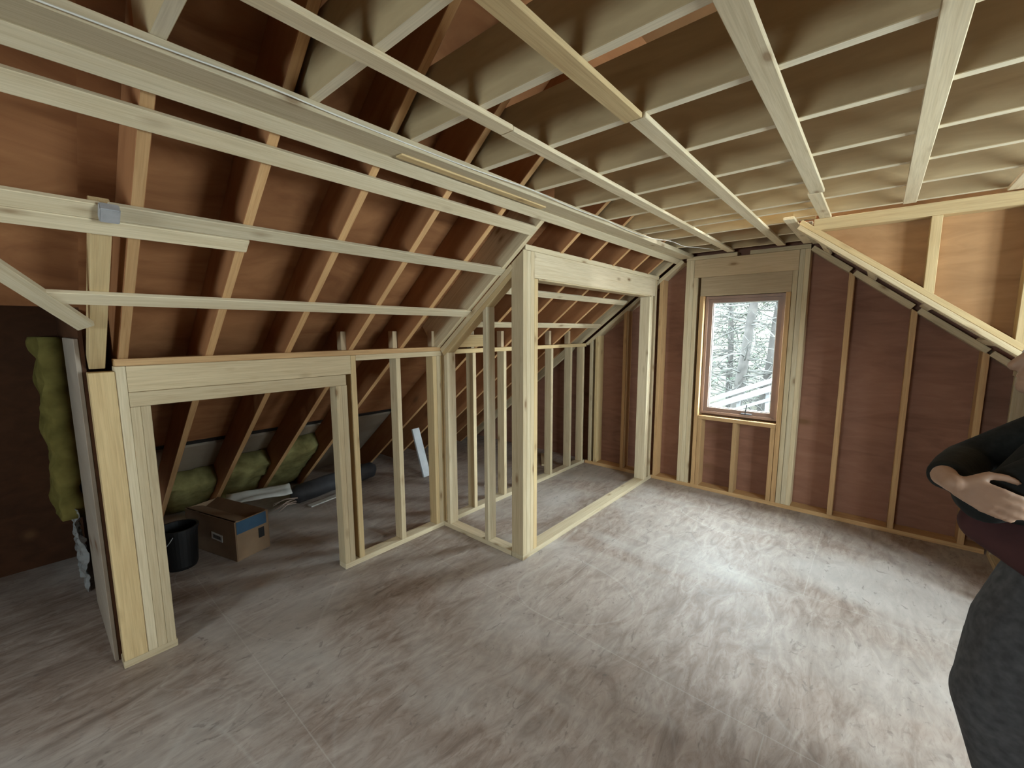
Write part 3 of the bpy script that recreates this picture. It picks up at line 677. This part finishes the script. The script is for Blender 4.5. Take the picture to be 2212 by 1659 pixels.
for side in (0, 1):
    for i in range(n1+1):
        for j in range(n2+1):
            x = -4.02+.56*i/n1; z = .005+.50*j/n2
            yv = .125+noise.noise(Vector((x*16, z*14, 7)))*.035+noise.noise(Vector((x*40, z*34, 7)))*.012+side*.002
            gg[side, i, j] = bm.verts.new(Vector((x, yv, z))*U)
for i in range(n1):
    for j in range(n2):
        for side in (0, 1): bm.faces.new([gg[side, i, j], gg[side, i+1, j], gg[side, i+1, j+1], gg[side, i, j+1]])
for i in range(n1):
    for j in (0, n2): bm.faces.new((gg[0, i, j], gg[0, i+1, j], gg[1, i+1, j], gg[1, i, j]))
for j in range(n2):
    for i in (0, n1): bm.faces.new((gg[0, i, j], gg[0, i, j+1], gg[1, i, j+1], gg[1, i, j]))
bmesh.ops.recalc_face_normals(bm, faces=bm.faces)
tag(obj_from_bm('polythene_sheet', bm, M_POLY), 'crinkled shiny polythene at the foot of the dark wall left of the near post', 'sheet')

# ------------------------------------------------------------------ person at the right edge
def capsule(bm, a, b, ra, rb, sx=1.0, seg=14, flat=None):
    """tapered rounded limb; flat=(axis Vector, factor) squashes the section along axis"""
    a, b = Vector(a), Vector(b); d = b-a; L = d.length; d = d/L if L > 1e-6 else Vector((0, 0, 1))
    up = flat[0].copy() if flat else (Vector((0, 0, 1)) if abs(d.z) < .9 else Vector((1, 0, 0)))
    u = d.cross(up).normalized(); v = u.cross(d).normalized(); kf = flat[1] if flat else 1.0
    rings = []; N_ = 5
    prof = [(-math.cos(math.pi/2*i/N_)*ra, math.sin(math.pi/2*i/N_)*ra) for i in range(1, N_+1)]
    prof += [(L+math.sin(math.pi/2*i/N_)*rb, math.cos(math.pi/2*i/N_)*rb) for i in range(0, N_)]
    for (t, r) in prof:
        rings.append([bm.verts.new(a+d*t+(u*math.cos(2*math.pi*k/seg)+v*math.sin(2*math.pi*k/seg)*kf)*r) for k in range(seg)])
    for i in range(len(rings)-1):
        for k in range(seg): bm.faces.new((rings[i][k], rings[i][(k+1) % seg], rings[i+1][(k+1) % seg], rings[i+1][k]))
    p = bm.verts.new(a-d*ra); q = bm.verts.new(b+d*rb)
    for k in range(seg):
        bm.faces.new((p, rings[0][(k+1) % seg], rings[0][k])); bm.faces.new((q, rings[-1][k], rings[-1][(k+1) % seg]))
def ell(bm, c, r, rot=None, seg=18):
    g = bmesh.ops.create_uvsphere(bm, u_segments=seg, v_segments=seg//2+2, radius=1)
    for v in g['verts']:
        p = Vector((v.co.x*r[0], v.co.y*r[1], v.co.z*r[2]))
        if rot: p = rot @ p
        v.co = p+Vector(c)
def limb(bm, pts, rs, flat=None):
    for i in range(len(pts)-1): capsule(bm, pts[i], pts[i+1], rs[i], rs[i+1], flat=flat)
def body_obj(name, bm, m, parent, vox, smooth=6, label=None):
    bmesh.ops.recalc_face_normals(bm, faces=bm.faces)
    o = obj_from_bm(name, bm, m, smooth=True)
    r = o.modifiers.new('remesh', 'REMESH'); r.mode = 'VOXEL'; r.voxel_size = vox; r.use_smooth_shade = True
    s = o.modifiers.new('smooth', 'SMOOTH'); s.iterations = smooth; s.factor = .5
    if parent: o.parent = parent; o.matrix_parent_inverse = Matrix.Translation(-parent.location)
    if label: o['label'] = label
    return o
M_SKIN = plain('skin', (.42, .26, .17), .55, .35, c2=(.34, .20, .13), scale=20)
M_JKT = plain('black_knit', (.022, .023, .022), .9, .1, c2=(.014, .015, .014), scale=60)
M_SHIRT = plain('maroon_shirt', (.075, .032, .030), .9, .1, c2=(.055, .024, .024), scale=14)
mt, nt, b = mat('charcoal_trousers', .9, .1); M_TRS = mt
q_ = noise_tex(nt, mapped(nt, (1, 1, 1), False), 3.4, 3)
c_ = ramp(nt, noise_tex(nt, mapped(nt, (1, 1, 1), False), 40, 2), [(.3, (.060, .060, .063)), (.7, (.10, .10, .103))])
nt.links.new(mix(nt, ramp(nt, q_, [(.66, (0, 0, 0)), (.70, (.75, .75, .75))]), c_, (.20, .22, .22)), b.inputs['Base Color'])
M_HAIR = plain('dark_hair', (.03, .02, .015), .7, .3)
M_SHOE = plain('brown_boot', (.06, .035, .02), .6, .3)
V = Vector
person = empty('person', (.50, 1.75, 0))
tag(person, 'person with folded arms at the right edge, in a black top and grey trousers', 'person')
bm = bmesh.new()
# trunk, neck, head (facing -X)
ell(bm, (.50, 1.75, .98), (.115, .165, .14)); ell(bm, (.49, 1.75, 1.14), (.105, .145, .16)); ell(bm, (.475, 1.75, 1.31), (.115, .170, .15))
capsule(bm, (.475, 1.60, 1.41), (.475, 1.90, 1.41), .062, .062); capsule(bm, (.480, 1.75, 1.43), (.430, 1.75, 1.51), .062, .055)
ell(bm, (.400, 1.75, 1.605), (.098, .076, .108)); ell(bm, (.370, 1.75, 1.545), (.072, .058, .066)); capsule(bm, (.315, 1.75, 1.510), (.350, 1.735, 1.505), .024, .03)
capsule(bm, (.310, 1.75, 1.597), (.287, 1.75, 1.563), .010, .015); ell(bm, (.307, 1.75, 1.535), (.016, .026, .011)); ell(bm, (.317, 1.75, 1.617), (.018, .052, .013))
for s in (-1, 1): ell(bm, (.410, 1.75+s*.078, 1.577), (.020, .008, .032)); ell(bm, (.313, 1.75+s*.030, 1.597), (.012, .013, .011))
# arms folded
LS, LE, LW = V((.465, 1.565, 1.395)), V((.240, 1.535, 1.235)), V((.240, 1.78, 1.185))
RS, RE, RW = V((.465, 1.935, 1.395)), V((.250, 1.960, 1.230)), V((.158, 1.520, 1.285))
limb(bm, [LS, LS.lerp(LE, .5), LE], [.056, .048, .042]); limb(bm, [LE, LE.lerp(LW, .4), LW], [.042, .040, .028])
limb(bm, [RS, RS.lerp(RE, .5), RE], [.056, .048, .042]); limb(bm, [RE, RE.lerp(RW, .4), RW], [.042, .038, .027])
def hand(bm, w, fwd, side, nrm, curl, s=1.0, thumb=1):
    """w wrist, fwd towards fingers, side towards the index finger, nrm = back of the hand"""
    k0 = []
    capsule(bm, w, w+fwd*.055*s, .022*s, .026*s, flat=(nrm, .62))
    for i, (off, L, r) in enumerate(((.030, .072, .0092), (.010, .082, .0098), (-.011, .076, .0093), (-.030, .060, .0082))):
        k = w+fwd*(.088-.004*abs(i-1.2))*s+side*off*s+nrm*.004*s
        capsule(bm, w+fwd*.02*s+side*off*.55*s, k, .015*s, .0115*s, flat=(nrm, .85))
        a = curl*(1+.12*i); d1 = (fwd*math.cos(a)-nrm*math.sin(a)+side*off*1.5).normalized(); d2_ = (fwd*math.cos(a*2.0)-nrm*math.sin(a*2.0)+side*off*1.0).normalized()
        d3 = (fwd*math.cos(a*2.7)-nrm*math.sin(a*2.7)).normalized()
        p1 = k+d1*L*.45*s; p2 = p1+d2_*L*.30*s; p3 = p2+d3*L*.25*s
        limb(bm, [k, p1, p2, p3], [r*1.1*s, r*s, r*.92*s, r*.80*s])
    t0 = w+fwd*.022*s+side*.018*s; t1 = t0+(fwd*.55+side*.75-nrm*.25).normalized()*.045*s; t2 = t1+(fwd*.9+side*.3-nrm*.3).normalized()*.034*s; t3 = t2+(fwd-nrm*.35).normalized()*.026*s
    limb(bm, [t0, t1, t2, t3], [.015*s, .0115*s, .0105*s, .0085*s])
hf = V((.90, .02, -.36)).normalized(); hn = V((-.10, -.98, .12)).normalized(); hs = hf.cross(hn).normalized()
if hs.z < 0: hs = -hs
hn = (hn-hf*hn.dot(hf)).normalized()
HW = V((.168, 1.452, 1.288))
capsule(bm, RW, HW, .026, .023); hand(bm, HW, hf, hs, hn, .16, .90)
hf2 = V((.1, .95, -.1)).normalized(); hand(bm, LW+V((0, .02, 0)), hf2, V((.2, 0, 1)).normalized(), V((-1, .1, .2)).normalized(), .3)
# legs
NH, NK, NA = V((.50, 1.66, .94)), V((.345, 1.645, .66)), V((.46, 1.65, .09))
FH, FK, FA = V((.50, 1.84, .92)), V((.47, 1.85, .50)), V((.52, 1.86, .09))
for (h, k, a) in ((NH, NK, NA), (FH, FK, FA)):
    limb(bm, [h, h.lerp(k, .5), k], [.085, .076, .056]); limb(bm, [k, k.lerp(a, .35), a], [.056, .052, .036]); capsule(bm, a+V((.03, 0, -.045)), a+V((-.13, 0, -.052)), .036, .028)
body_obj('body', bm, M_SKIN, person, .0055, 3)
for s in (-1, 1):
    bm = bmesh.new(); ell(bm, (.314, 1.75+s*.030, 1.597), (.0125, .0125, .0125)); o = obj_from_bm('eye', bm, M_WHITE, smooth=True); o.parent = person; o.matrix_parent_inverse = Matrix.Translation(-person.location)
# jacket: shoulders and both sleeves
bm = bmesh.new()
ell(bm, (.50, 1.75, 1.14), (.120, .170, .20)); ell(bm, (.485, 1.75, 1.30), (.142, .198, .165)); capsule(bm, (.475, 1.60, 1.405), (.475, 1.90, 1.405), .076, .076)
limb(bm, [LS, LS.lerp(LE, .5), LE], [.080, .070, .056]); limb(bm, [LE, LE.lerp(LW, .5), LW-V((0, .03, 0))], [.056, .052, .042])
limb(bm, [RS, RS.lerp(RE, .5), RE], [.080, .072, .064]); limb(bm, [RE, RE.lerp(RW, .5), RE.lerp(RW, .93)], [.064, .054, .040])
capsule(bm, (.38, 1.66, 1.30), (.30, 1.60, 1.24), .10, .07)
body_obj('jacket', bm, M_JKT, person, .010, 8, 'black knitted top with long sleeves')
bm = bmesh.new()
ell(bm, (.485, 1.75, 1.06), (.155, .185, .17)); ell(bm, (.40, 1.75, 1.12), (.165, .165, .11)); capsule(bm, (.255, 1.62, 1.150), (.40, 1.60, 1.08), .055, .075)
body_obj('shirt', bm, M_SHIRT, person, .010, 8, 'maroon shirt hem below the folded arms')
bm = bmesh.new()
ell(bm, (.505, 1.75, .93), (.150, .195, .12))
capsule(bm, (.43, 1.67, 1.0), (.395, 1.65, .86), .135, .145); capsule(bm, (.395, 1.65, .86), (.365, 1.645, .70), .145, .130)
limb(bm, [NH, NH.lerp(NK, .55), NK], [.135, .130, .115]); limb(bm, [NK, NK.lerp(NA, .4), NA], [.115, .092, .070])
limb(bm, [FH, FH.lerp(FK, .55), FK], [.115, .100, .085]); limb(bm, [FK, FK.lerp(FA, .4), FA], [.085, .078, .065])
body_obj('trousers', bm, M_TRS, person, .010, 10, 'baggy dark grey trousers with pale marks')
bm = bmesh.new()
for a in (NA, FA): capsule(bm, a+V((.04, 0, -.040)), a+V((-.15, 0, -.052)), .048, .036); capsule(bm, a+V((0, 0, .05)), a+V((.01, 0, -.03)), .048, .046)
for v in bm.verts: v.co.z = max(v.co.z, .0)
body_obj('boots', bm, M_SHOE, person, .008, 3)
bm = bmesh.new(); ell(bm, (.420, 1.75, 1.635), (.100, .086, .095)); ell(bm, (.465, 1.75, 1.585), (.068, .080, .10)); ell(bm, (.365, 1.75, 1.690), (.06, .06, .03))
body_obj('hair', bm, M_HAIR, person, .008, 4)
# ------------------------------------------------------------------ outside the window: lower roof, hillside, trees
M_GROUND = plywood('leafy_hillside', (0.0307, 0.0279, 0.0190), (0.0167, 0.0178, 0.0112), (1, 1, 1), (0.0112, 0.0112, 0.0056))
M_BARK = plain('grey_bark', (0.0279, 0.0262, 0.0246), .9, .1, c2=(0.0145, 0.0140, 0.0134), scale=6)
M_TWIG = plain('pale_twigs', (0.0474, 0.0474, 0.0446), .9, .1, c2=(0.0307, 0.0307, 0.0290), scale=3)
M_NEEDLE = plain('evergreen_needles', (0.0223, 0.0368, 0.0212), .8, .2, c2=(0.0145, 0.0257, 0.0157), scale=2)
M_ROOFOUT = plain('pale_roof_boards', (0.0725, 0.0753, 0.0781), .7, .2, c2=(0.0558, 0.0586, 0.0614), scale=3)
bm = bmesh.new(); nx, ny = 40, 30; gr = []
for j in range(ny+1):
    row = []
    for i in range(nx+1):
        x = -34+52*i/nx; y = 5.2+34*j/ny
        rise = max(0, (y-13))/22
        z = -3.0 + 9.5*rise**1.15 + noise.noise(V((x*.2, y*.2, 0)))*.7*min(1, (y-5)/6)
        row.append(bm.verts.new((x, y, z)))
    gr.append(row)
for j in range(ny):
    for i in range(nx): bm.faces.new((gr[j][i], gr[j][i+1], gr[j+1][i+1], gr[j+1][i]))
tag(obj_from_bm('ground', bm, M_GROUND, smooth=True), kind='structure')
def gz(x, y): return -3.0 + 9.5*(max(0, (y-13))/22)**1.15 + noise.noise(V((x*.2, y*.2, 0)))*.7*min(1, (y-5)/6)
# outer wall of the house below the window
board('wall_outside', (V((0, 0, 0)), V((1, 0, 0)), V((0, 1, 0)), V((0, 0, 1))), (-4.7, 2.3), (YS+.03, YS+.06), (-3.0, -.03), M_ROOFOUT, kind='structure', bev=0)
def tree(x, y, h, r, lean, seed, label, green=.5, nb=34):
    random.seed(seed); z0 = gz(x, y)-.1
    t = empty('tree', (x, y, z0)); tag(t, label, 'tree', 'trees beyond the window')
    P = [V((lean*h*(k/8)**1.1+noise.noise(V((k*.6, seed, 0)))*.12, noise.noise(V((k*.6, 0, seed)))*.12, h*k/8)) for k in range(9)]
    bm = bmesh.new(); tube(bm, P, [r*(1-.085*k) for k in range(9)], 10); obj_from_bm('trunk', bm, M_BARK, t, smooth=True)
    bb = bmesh.new(); nb_ = bmesh.new(); anyleaf = False
    for i in range(nb):
        f = random.uniform(.18, .98); base = P[min(7, int(f*8))].lerp(P[min(8, int(f*8)+1)], f*8 % 1)
        a = random.uniform(0, 2*math.pi); L = (1.15-f)*random.uniform(1.3, 2.9)+.5
        d = V((math.cos(a), math.sin(a), random.uniform(-.15, .45))); pts_ = [base]
        for k in range(1, 6):
            d = (d+V((random.uniform(-.35, .35), random.uniform(-.35, .35), random.uniform(-.30, .22)))).normalized(); pts_.append(pts_[-1]+d*L/5)
        tube(bb, pts_, [.028, .023, .018, .013, .009, .005], 5)
        for k in range(2, 6):
            for q in range(2):
                e = V((random.uniform(-1, 1), random.uniform(-1, 1), random.uniform(-.5, .7))).normalized()*random.uniform(.25, .6)
                m_ = pts_[k]+e*.55+V((0, 0, random.uniform(-.08, .08)))
                tube(bb, [pts_[k], m_, pts_[k]+e], [.009, .007, .003], 4)
                if random.random() < green:
                    anyleaf = True
                    for s_ in range(9):
                        c = pts_[k]+e*random.uniform(.1, 1)+V((random.uniform(-.14, .14), random.uniform(-.14, .14), random.uniform(-.10, .08)))
                        u = V((random.uniform(-1, 1), random.uniform(-1, 1), random.uniform(-.4, .4))).normalized()*random.uniform(.05, .11); w_ = u.cross(V((0, 0, 1))).normalized()*.022
                        bb_v = [nb_.verts.new(c-u), nb_.verts.new(c+w_), nb_.verts.new(c+u), nb_.verts.new(c-w_)]; nb_.faces.new(bb_v)
    obj_from_bm('branches', bb, M_TWIG, t, smooth=True)
    if anyleaf: obj_from_bm('foliage', nb_, M_NEEDLE, t)
    else: nb_.free()
TR = [(-3.05, 12.6, 9.5, .17, .10, 'dark leaning trunk in the middle of the window view'),
      (-2.55, 13.6, 10, .13, .09, 'thinner tree just right of the dark leaning trunk in the window'),
      (-4.3, 13.2, 8, .09, .02, 'bare twiggy tree at the left of the window view'),
      (-3.6, 15.5, 9, .12, -.03, 'tree behind the dark leaning trunk'),
      (-2.2, 16.0, 9, .10, .05, 'tree seen at the right side of the window view'),
      (-4.9, 16.5, 9, .11, .03, 'evergreen at the far left of the window view'),
      (-5.6, 19.5, 9, .13, -.02, 'tree far up the slope at the left of the window'),
      (-4.0, 19.0, 9, .12, .04, 'tree far up the slope behind the leaning trunk'),
      (-3.0, 20.5, 9, .13, .0, 'tree far up the slope at the right of the window')]
for i, (x, y, h, r, ln, lab) in enumerate(TR):
    tree(x, y, h, r, ln, 20+i, lab, green=[.0, .15, .1, .5, .5, .8, .7, .8, .7][i], nb=60)
# lower roof of pale boards with rails
rf = empty('lower_roof', V((-1.7, 8, -2.9))); tag(rf, 'pale unfinished lower roof rising to the right outside the window', 'roof')
a0, a1 = V((-2.9, 7.6, -.02))*U, V((-.7, 7.6, .97))*U
def rb_(name, p, q, w_, h_, dz, dy, m):
    d = (q-p).normalized(); n = V((0, 1, 0)); c = d.cross(n)*-1
    o = board(name, (p/U+V((0, dy, dz)), d, n, d.cross(n)), (0, (q-p).length/U), (0, w_), (-h_/2, h_/2), m, parent=rf); return o
rb_('roof_deck', a0, a1, 1.7, .03, .0, 0, M_ROOFOUT)
rb_('fascia', a0, a1, .03, .09, -.10, -.04, M_ROOFOUT)
rb_('lower_rail', a0, a1, .04, .05, -.27, 0, M_ROOFOUT)
for i, x in enumerate((-2.1, -1.68, -1.27)):
    zt = -.02+(x+2.9)*.45
    board('post', WORLD, (x, x+.05), (7.62, 7.68), (-2.9, zt-.05), M_ROOFOUT, parent=rf)
